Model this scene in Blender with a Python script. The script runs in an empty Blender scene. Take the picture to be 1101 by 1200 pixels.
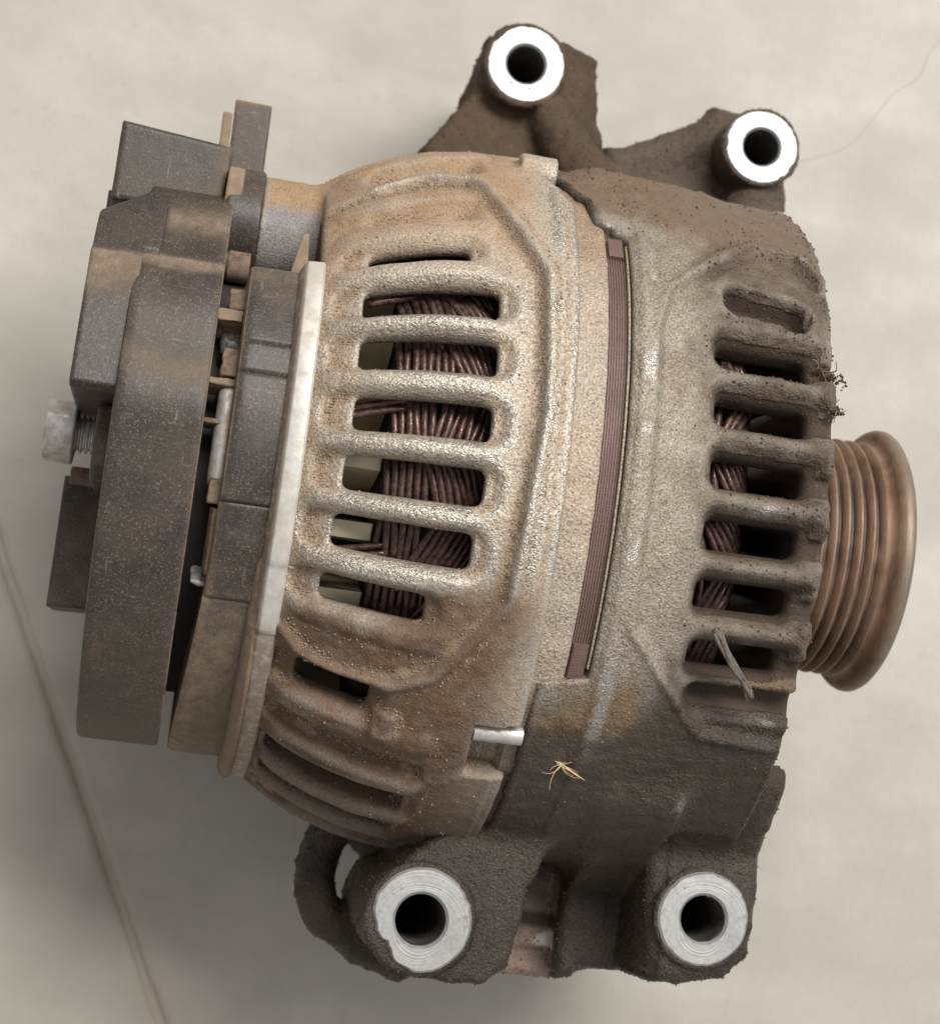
import bpy, bmesh, math, random
import numpy as np
from mathutils import Matrix, Vector
random.seed(7); rng = np.random.default_rng(7)
MM = 0.001
sc = bpy.context.scene
COL = sc.collection

# ------------------------------------------------------------------ camera, world, light
cam_d = bpy.data.cameras.new("camera"); cam = bpy.data.objects.new("camera", cam_d); COL.objects.link(cam)
sc.camera = cam
AX = np.array([[.97939931, -.1376456, -.14775211], [.12209286, .98644261, -.10965543], [.16084256, .08935698, .98292675]])
CAMP = Vector((-56.716, -43.426, 378.317)) * MM
cam.matrix_world = Matrix.Translation(CAMP) @ Matrix(AX.tolist()).to_4x4()
cam_d.sensor_fit = 'VERTICAL'; cam_d.sensor_height = 24; cam_d.sensor_width = 22; cam_d.lens = 44
cam_d.clip_start = .01; cam_d.clip_end = 20
cam_d.dof.use_dof = True; cam_d.dof.focus_distance = .328; cam_d.dof.aperture_fstop = 20

w = bpy.data.worlds.new("World"); sc.world = w; w.use_nodes = True
w.node_tree.nodes["Background"].inputs[0].default_value = (1, .99, .98, 1)
w.node_tree.nodes["Background"].inputs[1].default_value = .40

def area(name, loc, target, size, power, color):
    l = bpy.data.lights.new(name, 'AREA'); l.shape = 'RECTANGLE'; l.size = size[0]; l.size_y = size[1]
    l.energy = power; l.color = color
    o = bpy.data.objects.new(name, l); COL.objects.link(o); o.location = loc
    o.rotation_euler = (Vector(target) - Vector(loc)).to_track_quat('-Z', 'Y').to_euler()
    return o
area("ceiling_lamp", (.28, .66, 1.2), (0, 0, 0), (.9, .45), 24.5, (1, .972, .925))
area("window_light", (1.05, .1, .9), (0, 0, 0), (.7, .7), 3.6, (.93, .96, 1))
sc.view_settings.view_transform = 'Standard'; sc.view_settings.look = 'None'
sc.view_settings.exposure = 0; sc.view_settings.gamma = 1

# ------------------------------------------------------------------ small tools
def vnoise(p, s, seed=0):
    """3-D value noise in -1..1, p (N,3) in mm, s feature size in mm"""
    q = p / s + seed * 17.31; i = np.floor(q).astype(np.int64); f = (q - i).astype(np.float32); f = f * f * (3 - 2 * f)
    def h(a, b, c):
        n = (a * 374761393 + b * 668265263 + c * 2147483647 + seed * 974711) & 0xffffffff
        n = ((n ^ (n >> 13)) * 1274126177) & 0xffffffff
        return ((n ^ (n >> 16)) & 0xffff).astype(np.float32) / 32767.5 - 1
    x, y, z = i[:, 0], i[:, 1], i[:, 2]; u, v, t = f[:, 0], f[:, 1], f[:, 2]
    r = 0
    for a in (0, 1):
        for b in (0, 1):
            for c in (0, 1):
                r = r + h(x + a, y + b, z + c) * (u if a else 1 - u) * (v if b else 1 - v) * (t if c else 1 - t)
    return r
def fbm(p, s, o=3, seed=0):
    r = 0; a = 1; t = 0
    for k in range(o):
        r = r + a * vnoise(p, s / 2 ** k, seed + k); t += a; a *= .55
    return r / t
def ss(a, b, x):
    t = np.clip((x - a) / (b - a), 0, 1); return t * t * (3 - 2 * t)
def smin(a, b, k):
    h = np.clip(.5 + .5 * (b - a) / k, 0, 1); return b + (a - b) * h - k * h * (1 - h)
def smax(a, b, k): return -smin(-a, -b, k)

def sdf_mesh(f, lo, hi, h, nb=8, lip=1.5):
    lo = np.array(lo, float); n = np.ceil((np.array(hi) - lo) / h / nb).astype(int)
    I = np.stack(np.meshgrid(*[np.arange(k) for k in n], indexing='ij'), -1).reshape(-1, 3)
    d = f((lo + (I * nb + nb / 2 - .5) * h).astype(np.float32))
    D = np.repeat(np.repeat(np.repeat(np.where(d < 0, -9., 9.).astype(np.float32).reshape(n), nb, 0), nb, 1), nb, 2)
    act = I[np.abs(d) < nb * h * .87 * lip]
    L = np.stack(np.meshgrid(*[np.arange(nb)] * 3, indexing='ij'), -1).reshape(-1, 3)
    for c in range(0, len(act), 1500):
        J = (act[c:c + 1500, None] * nb + L[None]).reshape(-1, 3)
        D[J[:, 0], J[:, 1], J[:, 2]] = f((lo + J * h).astype(np.float32))
    S = D < 0; m = np.array(D.shape) - 1
    cnt = np.zeros(m, np.int8)
    for a in (0, 1):
        for b in (0, 1):
            for c in (0, 1): cnt += S[a:m[0] + a, b:m[1] + b, c:m[2] + c]
    A = np.stack(np.nonzero((cnt > 0) & (cnt < 8)), -1); del cnt
    idx = np.full(m, -1, np.int32); idx[A[:, 0], A[:, 1], A[:, 2]] = np.arange(len(A))
    V = np.zeros((len(A), 3)); N = np.zeros(len(A))
    cs = [(a, b, c) for a in (0, 1) for b in (0, 1) for c in (0, 1)]
    cv = {k: D[A[:, 0] + k[0], A[:, 1] + k[1], A[:, 2] + k[2]] for k in cs}
    for k in cs:
        for ax in range(3):
            if k[ax] == 0:
                k2 = list(k); k2[ax] = 1; va, vb = cv[k], cv[tuple(k2)]
                x = (va < 0) != (vb < 0); t = np.where(x, va / np.where(x, va - vb, 1), 0)
                P = np.tile(np.array(k, float), (len(A), 1)); P[:, ax] += t
                V += P * x[:, None]; N += x
    V = lo + (A + V / np.maximum(N, 1)[:, None]) * h
    Q = []
    for ax in range(3):
        o = [0, 0, 0]; o[ax] = 1; u, v = (ax + 1) % 3, (ax + 2) % 3
        sl0 = [slice(0, m[i]) for i in range(3)]; sl1 = list(sl0); sl1[ax] = slice(1, m[ax] + 1)
        a, b = S[tuple(sl0)], S[tuple(sl1)]
        for flip, msk in ((0, a & ~b), (1, ~a & b)):
            E = np.stack(np.nonzero(msk), -1); E = E[(E[:, u] > 0) & (E[:, v] > 0)]
            du = np.zeros(3, int); du[u] = 1; dv = np.zeros(3, int); dv[v] = 1
            g = [idx[tuple((E - x).T)] for x in (0 * du, du, du + dv, dv)]
            q = np.stack(g if not flip else g[::-1], -1); Q.append(q)
    Q = np.concatenate(Q); Q = Q[(Q >= 0).all(1)]
    V = V.astype(np.float32); e = .15; d0 = f(V)                      # settle the vertices on the surface
    G = np.stack([f(V + np.float32(e) * np.eye(3, dtype=np.float32)[k]) - d0 for k in range(3)], -1) / e
    gl = np.linalg.norm(G, axis=1)[:, None] + 1e-6
    V = V - G / gl * np.clip(d0[:, None] / np.maximum(gl, .6), -.45 * h, .45 * h)
    return V, Q, G / gl

def mk(name, V, Fc, mat, parent=None, smooth=True, sharp=None):
    me = bpy.data.meshes.new(name)
    if isinstance(Fc, np.ndarray):
        k = Fc.shape[1]; me.vertices.add(len(V)); me.vertices.foreach_set("co", (np.asarray(V) * MM).astype(np.float32).ravel())
        me.loops.add(Fc.size); me.loops.foreach_set("vertex_index", Fc.astype(np.int32).ravel())
        me.polygons.add(len(Fc)); me.polygons.foreach_set("loop_start", np.arange(0, Fc.size, k, dtype=np.int32))
        me.update(calc_edges=True); me.validate()
    else:
        me.from_pydata([tuple(float(c) * MM for c in v) for v in V], [], Fc); me.update()
    me.materials.append(mat)
    if smooth:
        me.polygons.foreach_set("use_smooth", [True] * len(me.polygons))
        if sharp: me.set_sharp_from_angle(angle=math.radians(sharp))
    o = bpy.data.objects.new(name, me); COL.objects.link(o)
    if parent: o.parent = parent
    return o
def attr(o, name, a):
    if a.ndim == 2:
        A = o.data.attributes.new(name, 'FLOAT_COLOR', 'POINT'); c = np.ones((len(a), 4), np.float32); c[:, :3] = a
        A.data.foreach_set("color", c.ravel())
    else:
        A = o.data.attributes.new(name, 'FLOAT', 'POINT'); A.data.foreach_set("value", a.astype(np.float32))
def thing(name, label, cat, loc=(0, 0, 0), group=None):
    o = bpy.data.objects.new(name, None); COL.objects.link(o); o.location = Vector(loc) * MM
    o['label'] = label; o['category'] = cat
    if group: o['group'] = group
    o.empty_display_size = .02
    return o

def revolve(name, prof, mat, parent=None, phi=(-180, 180), nphi=360, rmod=None, center=(0, 0), sharp=35, caps=True):
    """profile [(X, R)...] turned round the shaft (or round a line parallel to it); phi=0 looks up"""
    full = phi[1] - phi[0] >= 360; n = nphi if full else nphi + 1
    a = np.radians(np.linspace(phi[0], phi[1], nphi + 1)[:n]); P = np.array(prof, float)
    X = np.repeat(P[:, 0][None], n, 0); R = np.repeat(P[:, 1][None], n, 0)
    if rmod: R = R + rmod(X, np.degrees(a)[:, None] + 0 * X)
    V = np.stack([X, center[0] + R * np.sin(a)[:, None], center[1] + R * np.cos(a)[:, None]], -1).reshape(-1, 3)
    m = len(P); F_ = []
    for i in range(nphi):
        j = (i + 1) % n
        for k in range(m - 1): F_.append((i * m + k, j * m + k, j * m + k + 1, i * m + k + 1))
    if not full and caps: F_ += [tuple(range(m)), tuple(range((n - 1) * m, n * m))[::-1]]
    return mk(name, V, F_, mat, parent, True, sharp)

def prism(name, pts, z0, z1, mat, parent=None, bevel=.5, axis='Z', seg=3, taper=1.0):
    """outline extruded along Z (pts are X,Y) or along X (pts are Y,Z)"""
    bm = bmesh.new(); c = np.mean(np.array(pts, float), 0)
    def v(p, h, t=1):
        p = (c + (np.array(p) - c) * t)
        return Vector((p[0], p[1], h)) * MM if axis == 'Z' else Vector((h, p[0], p[1])) * MM
    A = [bm.verts.new(v(p, z0, taper)) for p in pts]; B = [bm.verts.new(v(p, z1)) for p in pts]
    n = len(pts); bm.faces.new(A); bm.faces.new(B[::-1])
    for i in range(n): bm.faces.new((A[i], B[i], B[(i + 1) % n], A[(i + 1) % n]))
    bmesh.ops.recalc_face_normals(bm, faces=bm.faces)
    if bevel: bmesh.ops.bevel(bm, geom=bm.edges[:], offset=bevel * MM, segments=seg, affect='EDGES', profile=.6)
    me = bpy.data.meshes.new(name); bm.to_mesh(me); bm.free(); me.materials.append(mat)
    me.polygons.foreach_set("use_smooth", [True] * len(me.polygons)); me.set_sharp_from_angle(angle=math.radians(50))
    o = bpy.data.objects.new(name, me); COL.objects.link(o)
    if parent: o.parent = parent
    return o
def block(name, pts, a0, a1, mat, parent=None, rad=.5, axis='Z', h=.42, lump=.05, cut=None):
    """moulded block: outline (X,Y along Z, or Y,Z along X) grown as a dense rounded surface"""
    q = np.array(pts, float); lo = q.min(0) - 1.2; hi = q.max(0) + 1.2
    def f(P):
        u, v, w_ = (P[:, 0], P[:, 1], P[:, 2]) if axis == 'Z' else (P[:, 1], P[:, 2], P[:, 0])
        a = poly2(u, v, pts) + rad; e = np.abs(w_ - (a0 + a1) / 2) - (a1 - a0) / 2 + rad
        d = np.minimum(np.maximum(a, e), 0) + np.hypot(np.maximum(a, 0), np.maximum(e, 0)) - rad
        return smax(d, cut(P), .8) if cut else d
    L, H_ = ((lo[0], lo[1], a0 - 1.2), (hi[0], hi[1], a1 + 1.2)) if axis == 'Z' else ((a0 - 1.2, lo[0], lo[1]), (a1 + 1.2, hi[0], hi[1]))
    V, Q, N = sdf_mesh(f, L, H_, h, 8, 1.6)
    V = V + N * (lump * fbm(V, 5 if lump < .1 else 2.2, 3, 3))[:, None]
    return mk(name, V, Q, mat, parent)
def box(name, x, y, z, mat, parent=None, bevel=.4):
    return prism(name, [(x[0], y[0]), (x[1], y[0]), (x[1], y[1]), (x[0], y[1])], z[0], z[1], mat, parent, bevel)
def tube(name, pts, r, mat, parent=None, n=7, r_end=None):
    P = np.array(pts, float); T = np.gradient(P, axis=0); T /= np.linalg.norm(T, axis=1)[:, None] + 1e-9
    up = np.array([.13, .31, .94]); U = np.cross(T, up); U /= np.linalg.norm(U, axis=1)[:, None] + 1e-9; W = np.cross(T, U)
    rr = np.linspace(r, r if r_end is None else r_end, len(P))
    a = np.linspace(0, 2 * np.pi, n, endpoint=False)
    V = (P[:, None] + rr[:, None, None] * (np.cos(a)[None, :, None] * U[:, None] + np.sin(a)[None, :, None] * W[:, None])).reshape(-1, 3)
    F_ = [(i * n + k, i * n + (k + 1) % n, (i + 1) * n + (k + 1) % n, (i + 1) * n + k) for i in range(len(P) - 1) for k in range(n)]
    F_ += [tuple(range(n))[::-1], tuple(range((len(P) - 1) * n, len(P) * n))]
    return mk(name, V, F_, mat, parent)
def merge(objs, name):
    """join freshly made meshes into the first"""
    bm = bmesh.new()
    for o in objs: bm.from_mesh(o.data)
    bm.to_mesh(objs[0].data); bm.free()
    for o in objs[1:]: bpy.data.objects.remove(o)
    objs[0].name = name; objs[0].data.polygons.foreach_set("use_smooth", [True] * len(objs[0].data.polygons))
    return objs[0]

# ------------------------------------------------------------------ materials
class NT:
    def __init__(s, name):
        s.m = bpy.data.materials.new(name); s.m.use_nodes = True; s.t = s.m.node_tree; s.b = s.t.nodes["Principled BSDF"]
        s.tc = s.t.nodes.new("ShaderNodeTexCoord")
    def n(s, typ, **kw):
        o = s.t.nodes.new(typ)
        for k, v in kw.items():
            if k.startswith('i_'):
                key = k[2:]; key = int(key) if key.isdigit() else key
                if hasattr(v, 'is_output') or isinstance(v, bpy.types.NodeSocket): s.t.links.new(v, o.inputs[key])
                else: o.inputs[key].default_value = v
            else: setattr(o, k, v)
        return o
    def noise(s, scale_mm, detail=4, rough=.6, stretch=None):
        v = s.tc.outputs['Object']
        if stretch:
            mp = s.n("ShaderNodeMapping", i_Scale=stretch); s.t.links.new(v, mp.inputs[0]); v = mp.outputs[0]
        o = s.n("ShaderNodeTexNoise", i_Scale=1000 / scale_mm, i_Detail=detail, i_Roughness=rough)
        s.t.links.new(v, o.inputs['Vector']); return o.outputs['Fac']
    def voro(s, scale_mm):
        o = s.n("ShaderNodeTexVoronoi", i_Scale=1000 / scale_mm); s.t.links.new(s.tc.outputs['Object'], o.inputs['Vector']); return o
    def ramp(s, fac, stops):
        o = s.n("ShaderNodeValToRGB", i_Fac=fac); e = o.color_ramp.elements
        while len(e) < len(stops): e.new(.5)
        for x, (p, c) in zip(e, stops): x.position = p; x.color = (*c, 1) if len(c) == 3 else c
        return o.outputs[0]
    def rng(s, fac, a, b, c=0., d=1.):
        return s.n("ShaderNodeMapRange", i_0=fac, i_1=a, i_2=b, i_3=c, i_4=d).outputs[0]
    def mix(s, fac, a, b, mode='MIX'):
        o = s.n("ShaderNodeMix", data_type='RGBA', blend_type=mode)
        for k, v in ((0, fac), (6, a), (7, b)):
            if isinstance(v, bpy.types.NodeSocket): s.t.links.new(v, o.inputs[k])
            else: o.inputs[k].default_value = v if k == 0 else (*v, 1)
        return o.outputs[2]
    def math(s, op, a, b=0.):
        return s.n("ShaderNodeMath", operation=op, i_0=a, i_1=b).outputs[0]
    def bump(s, h, dist_mm, strength=1., prev=None):
        o = s.n("ShaderNodeBump", i_Height=h, i_Distance=dist_mm * MM, i_Strength=strength)
        if prev: s.t.links.new(prev, o.inputs['Normal'])
        return o.outputs[0]
    def out(s, **kw):
        for k, v in kw.items():
            k = k.replace('_', ' ')
            if isinstance(v, bpy.types.NodeSocket): s.t.links.new(v, s.b.inputs[k])
            elif isinstance(v, tuple): s.b.inputs[k].default_value = (*v, 1)
            else: s.b.inputs[k].default_value = v
        return s.m

def mat_cast():
    """cast metal: vertex 'tint' carries the dirt or metal colour, 'grain' how sandy, 'shine' how bare"""
    s = NT("cast_metal")
    tint = s.n("ShaderNodeAttribute", attribute_name="tint").outputs['Color']
    grain = s.n("ShaderNodeAttribute", attribute_name="grain").outputs['Fac']
    shine = s.n("ShaderNodeAttribute", attribute_name="shine").outputs['Fac']
    g1 = s.noise(.42, 2, .5); g2 = s.noise(.22, 2, .6); g3 = s.noise(5, 3, .6)
    v = s.ramp(g1, [(.32, (.55, .51, .48)), (.44, (.92, .90, .88)), (.56, (1.03, 1.02, 1.0)), (.70, (1.5, 1.44, 1.33))])
    c = s.mix(grain, tint, s.mix(1., tint, v, 'MULTIPLY'))
    c = s.mix(s.rng(g2, .3, .7, 0, .45), c, s.mix(1., c, (.55, .52, .5), 'MULTIPLY'))
    c = s.mix(s.rng(g3, .4, .7, 0, .35), c, s.mix(1., c, (1.3, 1.24, 1.16), 'MULTIPLY'))
    vo = s.voro(1.6)                                      # scattered pale grains
    sp = s.rng(vo.outputs['Distance'], .10, .17, 1, 0); rnd = s.n("ShaderNodeSeparateColor", i_0=vo.outputs['Color']).outputs[0]
    sp = s.math('MULTIPLY', sp, s.rng(rnd, .62, .66)); sp = s.math('MULTIPLY', s.math('MULTIPLY', sp, .55), s.rng(grain, .35, .9, .12, 1.))
    c = s.mix(sp, c, (.55, .46, .33))
    h = s.math('ADD', g1, s.math('MULTIPLY', g2, .5))
    nb = s.bump(h, .2, 1.)
    wet = s.n("ShaderNodeAttribute", attribute_name="wet").outputs['Fac']
    nb = s.bump(s.math('MULTIPLY', s.noise(.7, 3, .65), wet), .6, 1., nb)
    nb2 = s.bump(s.noise(1.8, 3, .6), .25, .45, nb)
    metal = s.n("ShaderNodeAttribute", attribute_name="metal").outputs['Fac']
    r = s.math('SUBTRACT', s.rng(shine, 0, 1, .74, .34), s.math('MULTIPLY', wet, .42))
    return s.out(Base_Color=c, Roughness=r, Specular_IOR_Level=s.math('MAXIMUM', s.rng(wet, 0, 1, .14, .55), s.rng(shine, 0, .5, 0, .5)), Metallic=s.math('MAXIMUM', s.rng(shine, 0, 1, .0, .8), s.math('MULTIPLY', metal, .55)), Normal=nb2)

def mat_plastic(name, base=(.026, .025, .027), dust=(.31, .225, .15), amt=.5, rough=.36):
    s = NT(name)
    n1 = s.noise(14, 4, .65); n2 = s.noise(1.1, 3, .7); vo = s.voro(1.1)
    d = s.rng(s.math('ADD', s.math('MULTIPLY', n1, .8), s.math('MULTIPLY', n2, .35)), .48, .82, 0.05, amt)
    c = s.mix(d, base, dust)
    rnd = s.n("ShaderNodeSeparateColor", i_0=vo.outputs['Color']).outputs[0]
    sp = s.math('MULTIPLY', s.rng(vo.outputs['Distance'], .09, .16, 1, 0), s.rng(rnd, .7, .74))
    c = s.mix(s.math('MULTIPLY', s.math('MULTIPLY', sp, .55), s.rng(n1, .4, .6)), c, (.36, .29, .21))
    a = s.n("ShaderNodeAttribute", attribute_name="dust").outputs['Fac']
    sc1 = s.noise(2.2, 2, .5, (.5, 7, 2)); sc2 = s.noise(2.6, 2, .5, (5, .6, 1))
    sm = s.math('MULTIPLY', s.math('MAXIMUM', s.rng(sc1, .67, .72), s.rng(sc2, .68, .73)), s.rng(s.noise(9, 3, .6), .45, .6))
    c = s.mix(s.math('MULTIPLY', sm, .45), c, (.26, .22, .18))
    g_ = s.math('MULTIPLY', s.rng(s.noise(.38, 2, .6), .54, .66), s.rng(s.noise(6, 4, .7), .35, .65, .15, .55)); c = s.mix(s.math('MULTIPLY', g_, .8), c, dust)
    fn = s.math('ADD', s.math('MULTIPLY', s.noise(2.6, 5, .7), .7), s.math('MULTIPLY', s.noise(.5, 2, .6), .3))
    a = s.math('MULTIPLY', s.math('MULTIPLY', a, s.rng(fn, .36, .62, .3, 1.)), .8)
    c = s.mix(a, c, dust)
    h = s.math('ADD', s.noise(.5, 2, .5), s.math('MULTIPLY', s.noise(6, 3, .6), 2.))
    return s.out(Base_Color=c, Specular_IOR_Level=.4, Roughness=s.rng(s.math('ADD', d, a), 0, .6, rough, .85), Normal=s.bump(h, .05, .7))

def mat_simple(name, base, rough=.5, metal=0., var=.25, scale=2., bump=.1, dust=None, damt=.5, stretch=None, dscale=6):
    s = NT(name); n = s.noise(scale, 4, .6, stretch)
    lo = tuple(b * (1 - var) for b in base); hi = tuple(min(1, b * (1 + var)) for b in base)
    c = s.ramp(n, [(.3, lo), (.7, hi)]); r = s.rng(n, .3, .7, rough * .85, min(1, rough * 1.15)); me = metal
    if dust:
        d = s.rng(s.noise(dscale, 5, .7), .42, .66, 0, damt); c = s.mix(d, c, dust); me = s.rng(d, 0, 1, metal, 0.); r = s.rng(d, 0, .6, rough, .85)
    a = s.n("ShaderNodeAttribute", attribute_name="dust").outputs['Fac']; a = s.math('MULTIPLY', a, s.rng(s.noise(1.5, 4, .7), .3, .5, .5, 1.))
    c = s.mix(a, c, (.21, .145, .10))
    me = s.math('MULTIPLY', me, s.math('SUBTRACT', 1., a))
    return s.out(Base_Color=c, Roughness=s.math('MAXIMUM', r, a), Metallic=me, Normal=s.bump(n, bump, .8))

M_cast = mat_cast()
M_black = mat_plastic("black_plastic", base=(.017, .0165, .018), amt=.19)
M_black2 = mat_plastic("dusty_black_plastic", base=(.02, .0195, .021), amt=.24)
M_tan = mat_simple("dust_caked_plastic", (.25, .178, .12), .9, 0, .25, 3, .3)
M_ring = mat_simple("machined_aluminium", (.70, .68, .63), .4, .5, .14, 2, .1, (.33, .24, .16), .45, dscale=5)
M_white = None
def mat_face():
    s = NT("milled_aluminium_face")
    n = s.noise(.9, 3, .6, (1, 1, .2)); w = s.noise(7, 3, .6); st = s.noise(1.0, 2, .5, (1.2, 9, 1)); xyz = s.n('ShaderNodeSeparateXYZ', i_0=s.tc.outputs['Object']); rr = s.math('SQRT', s.math('ADD', s.math('POWER', xyz.outputs[0], 2.), s.math('POWER', s.math('ADD', xyz.outputs[1], .002), 2.)))
    st = s.n('ShaderNodeTexNoise', noise_dimensions='1D', i_W=rr, i_Scale=3200., i_Detail=2.).outputs['Fac']
    c = s.ramp(s.math('ADD', s.math('MULTIPLY', w, .7), s.math('MULTIPLY', st, .3)), [(.3, (.34, .335, .33)), (.6, (.48, .475, .465))])
    c = s.mix(s.rng(s.noise(3.5, 6, .8), .57, .66, 0, .7), c, (.22, .19, .16))
    return s.out(Base_Color=c, Roughness=s.rng(n, .3, .7, .34, .5), Metallic=.6, Normal=s.bump(s.math('ADD', s.math('MULTIPLY', n, .4), st), .05, .7))
M_white = mat_face()
M_hole = mat_simple("bore_steel", (.10, .088, .08), .6, .3, .4, 3, .1)
M_wire = mat_simple("enamelled_copper", (.095, .05, .043), .22, .65, .6, .7, .1, (.10, .07, .055), .5, dscale=1.6)
M_core = mat_simple("winding_resin", (.022, .015, .014), .8, 0, .4, 2, .3)
M_lam = mat_simple("brown_lamination", (.15, .092, .08), .5, .15, .25, 1.0, .1, (.20, .14, .10), .4, (.4, 4, 4))
M_fan = mat_simple("beige_fan_metal", (.52, .46, .32), .5, .1, .2, 8, .1)
M_steel = mat_simple("worn_steel", (.60, .59, .57), .38, .7, .2, 2, .1, (.30, .20, .13), .6, dscale=5)
M_rust = mat_simple("dusty_rust", (.16, .108, .075), .8, .1, .35, 2, .25, (.30, .22, .15), .6, dscale=4)
M_dark = mat_simple("dark_cavity_metal", (.03, .027, .025), .7, .1, .4, 4, .2)
def mat_pulley():
    s = NT("rusty_pulley")
    n = s.noise(9, 4, .6, (.5, 1, 1)); f = s.noise(1.4, 3, .6, (4, .6, .6)); p = s.noise(9, 6, .75, (3.2, .7, .7))
    c = s.ramp(n, [(.3, (.22, .135, .088)), (.55, (.35, .225, .15)), (.75, (.36, .255, .185))])
    c = s.mix(s.rng(f, .45, .7, 0, .35), c, (.42, .33, .25))
    c = s.mix(s.rng(p, .55, .68, 0, .6), c, (.07, .05, .04))
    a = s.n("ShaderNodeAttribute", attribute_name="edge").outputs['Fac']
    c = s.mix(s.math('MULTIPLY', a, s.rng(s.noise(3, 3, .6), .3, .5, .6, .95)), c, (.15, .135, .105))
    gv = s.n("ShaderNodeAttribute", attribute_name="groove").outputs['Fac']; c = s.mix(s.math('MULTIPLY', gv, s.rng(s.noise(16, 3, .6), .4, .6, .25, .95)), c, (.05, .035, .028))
    return s.out(Base_Color=c, Roughness=.5, Metallic=.3, Normal=s.bump(f, .1, .7))
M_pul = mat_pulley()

# ------------------------------------------------------------------ floor
FZ = -72.
def mat_floor():
    s = NT("smooth_concrete")
    a = s.noise(140, 4, .55); b = s.noise(28, 5, .6); c_ = s.noise(5, 4, .7); d = s.noise(90, 3, .5, (1, 3, 1))
    c = s.ramp(a, [(.3, (.375, .345, .30)), (.55, (.46, .43, .375)), (.75, (.52, .49, .435))])
    c = s.mix(s.rng(b, .35, .7, 0, .45), c, (.37, .335, .29)); c = s.mix(s.rng(d, .5, .7, 0, .4), c, (.58, .55, .49))
    c = s.mix(s.rng(c_, .55, .8, 0, .3), c, (.30, .26, .22)); c = s.mix(s.rng(s.noise(45, 5, .65), .46, .6, 0, .5), c, (.37, .345, .305))
    c = s.mix(s.rng(s.noise(1.6, 3, .7), .6, .75, 0, .35), c, (.28, .25, .21))
    j = s.n("ShaderNodeAttribute", attribute_name="joint").outputs['Fac']
    c = s.mix(s.math('MULTIPLY', j, s.rng(b, .3, .6, .2, .6)), c, (.40, .33, .26))
    return s.out(Base_Color=c, Roughness=s.rng(b, .3, .7, .5, .65), Normal=s.bump(s.math('ADD', s.math('MULTIPLY', b, 2.), s.math('MULTIPLY', c_, .3)), .45, .5))
M_floor = mat_floor()
def build_floor():
    p0 = np.array([-98.4, -16.5]); p1 = np.array([-45.9, -121.6]); t = (p1 - p0) / np.linalg.norm(p1 - p0); nrm = np.array([-t[1], t[0]])
    prof = [(-1500, 0), (-160, 0), (-30, 0), (-6, 0), (-3.4, .0), (-1.5, .0), (-1.2, -.4), (-.8, -.9), (.6, -.9), (.9, -.4), (1.2, .0), (2.8, .0), (6, 0), (40, 0), (160, 0), (1500, 0)]
    S = np.concatenate([[-1500, -400, -160], np.arange(-100, 160, .8), [200, 400, 1500]])
    V = []; J = []
    P3 = np.stack([S, 0 * S, 0 * S], -1)
    for k, (u, z) in enumerate(prof):
        e = fbm(P3 + 31 * (k > 7), 9, 4, 3) * .5 + fbm(P3, 60, 2, 9) * .15 if abs(u) < 5 else 0 * S
        zn = fbm(P3 + 7 * k, 4, 3, 5) * .2 if abs(u) < 3.5 else 0 * S
        for i, s_ in enumerate(S):
            q = p0 + t * s_ + nrm * (u + e[i]); V.append((q[0], q[1], FZ + z + zn[i])); J.append(1. if abs(u) <= 1.75 else (.25 if abs(u) < 3.5 else 0.))
    n = len(S)
    F_ = [(k * n + i, k * n + i + 1, (k + 1) * n + i + 1, (k + 1) * n + i) for k in range(len(prof) - 1) for i in range(n - 1)]
    o = mk("floor", V, F_, M_floor); attr(o, "joint", np.array(J)); o['kind'] = 'structure'
    if o.data.polygons[0].normal.z < 0: o.data.flip_normals()
build_floor()
def crack(pts, wd, sd):
    P = []
    for (x0, y0), (x1, y1) in zip(pts[:-1], pts[1:]):
        n = max(3, int(math.hypot(x1 - x0, y1 - y0) / 1.5)); P += [(x0 + (x1 - x0) * k / n, y0 + (y1 - y0) * k / n) for k in range(n)]
    P = np.array(P); P3 = np.c_[P, np.zeros(len(P))]; P[:, 0] += fbm(P3, 7, 4, sd) * 1.4; P[:, 1] += fbm(P3 + 50, 7, 4, sd) * 1.4
    T = np.gradient(P, axis=0); T /= np.linalg.norm(T, axis=1)[:, None]; N = np.c_[-T[:, 1], T[:, 0]]; ww = wd * (.6 + .4 * fbm(P3, 5, 2, 4))[:, None]
    V = [(*p, FZ + .05) for p in P + N * ww] + [(*p, FZ + .05) for p in P - N * ww]; n = len(P)
    o = mk("hairline_crack", V, [(i, n + i, n + i + 1, i + 1) for i in range(n - 1)], mat_simple("crack_dirt", (.33, .29, .24), .9, 0, .3, 2, .05)); o['kind'] = 'structure'
    if o.data.polygons[0].normal.z < 0: o.data.flip_normals()
crack([(120.3, 150.8), (113.6, 135.7), (107.2, 128.8), (101.2, 119.7), (95.0, 112.3), (83.0, 107.1)], .14, 5)

# ------------------------------------------------------------------ the alternator
ALT = thing("alternator", "grimy metal alternator lying on bare concrete, black plastic rear cover, rusty ribbed pulley", "alternator")

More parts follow.
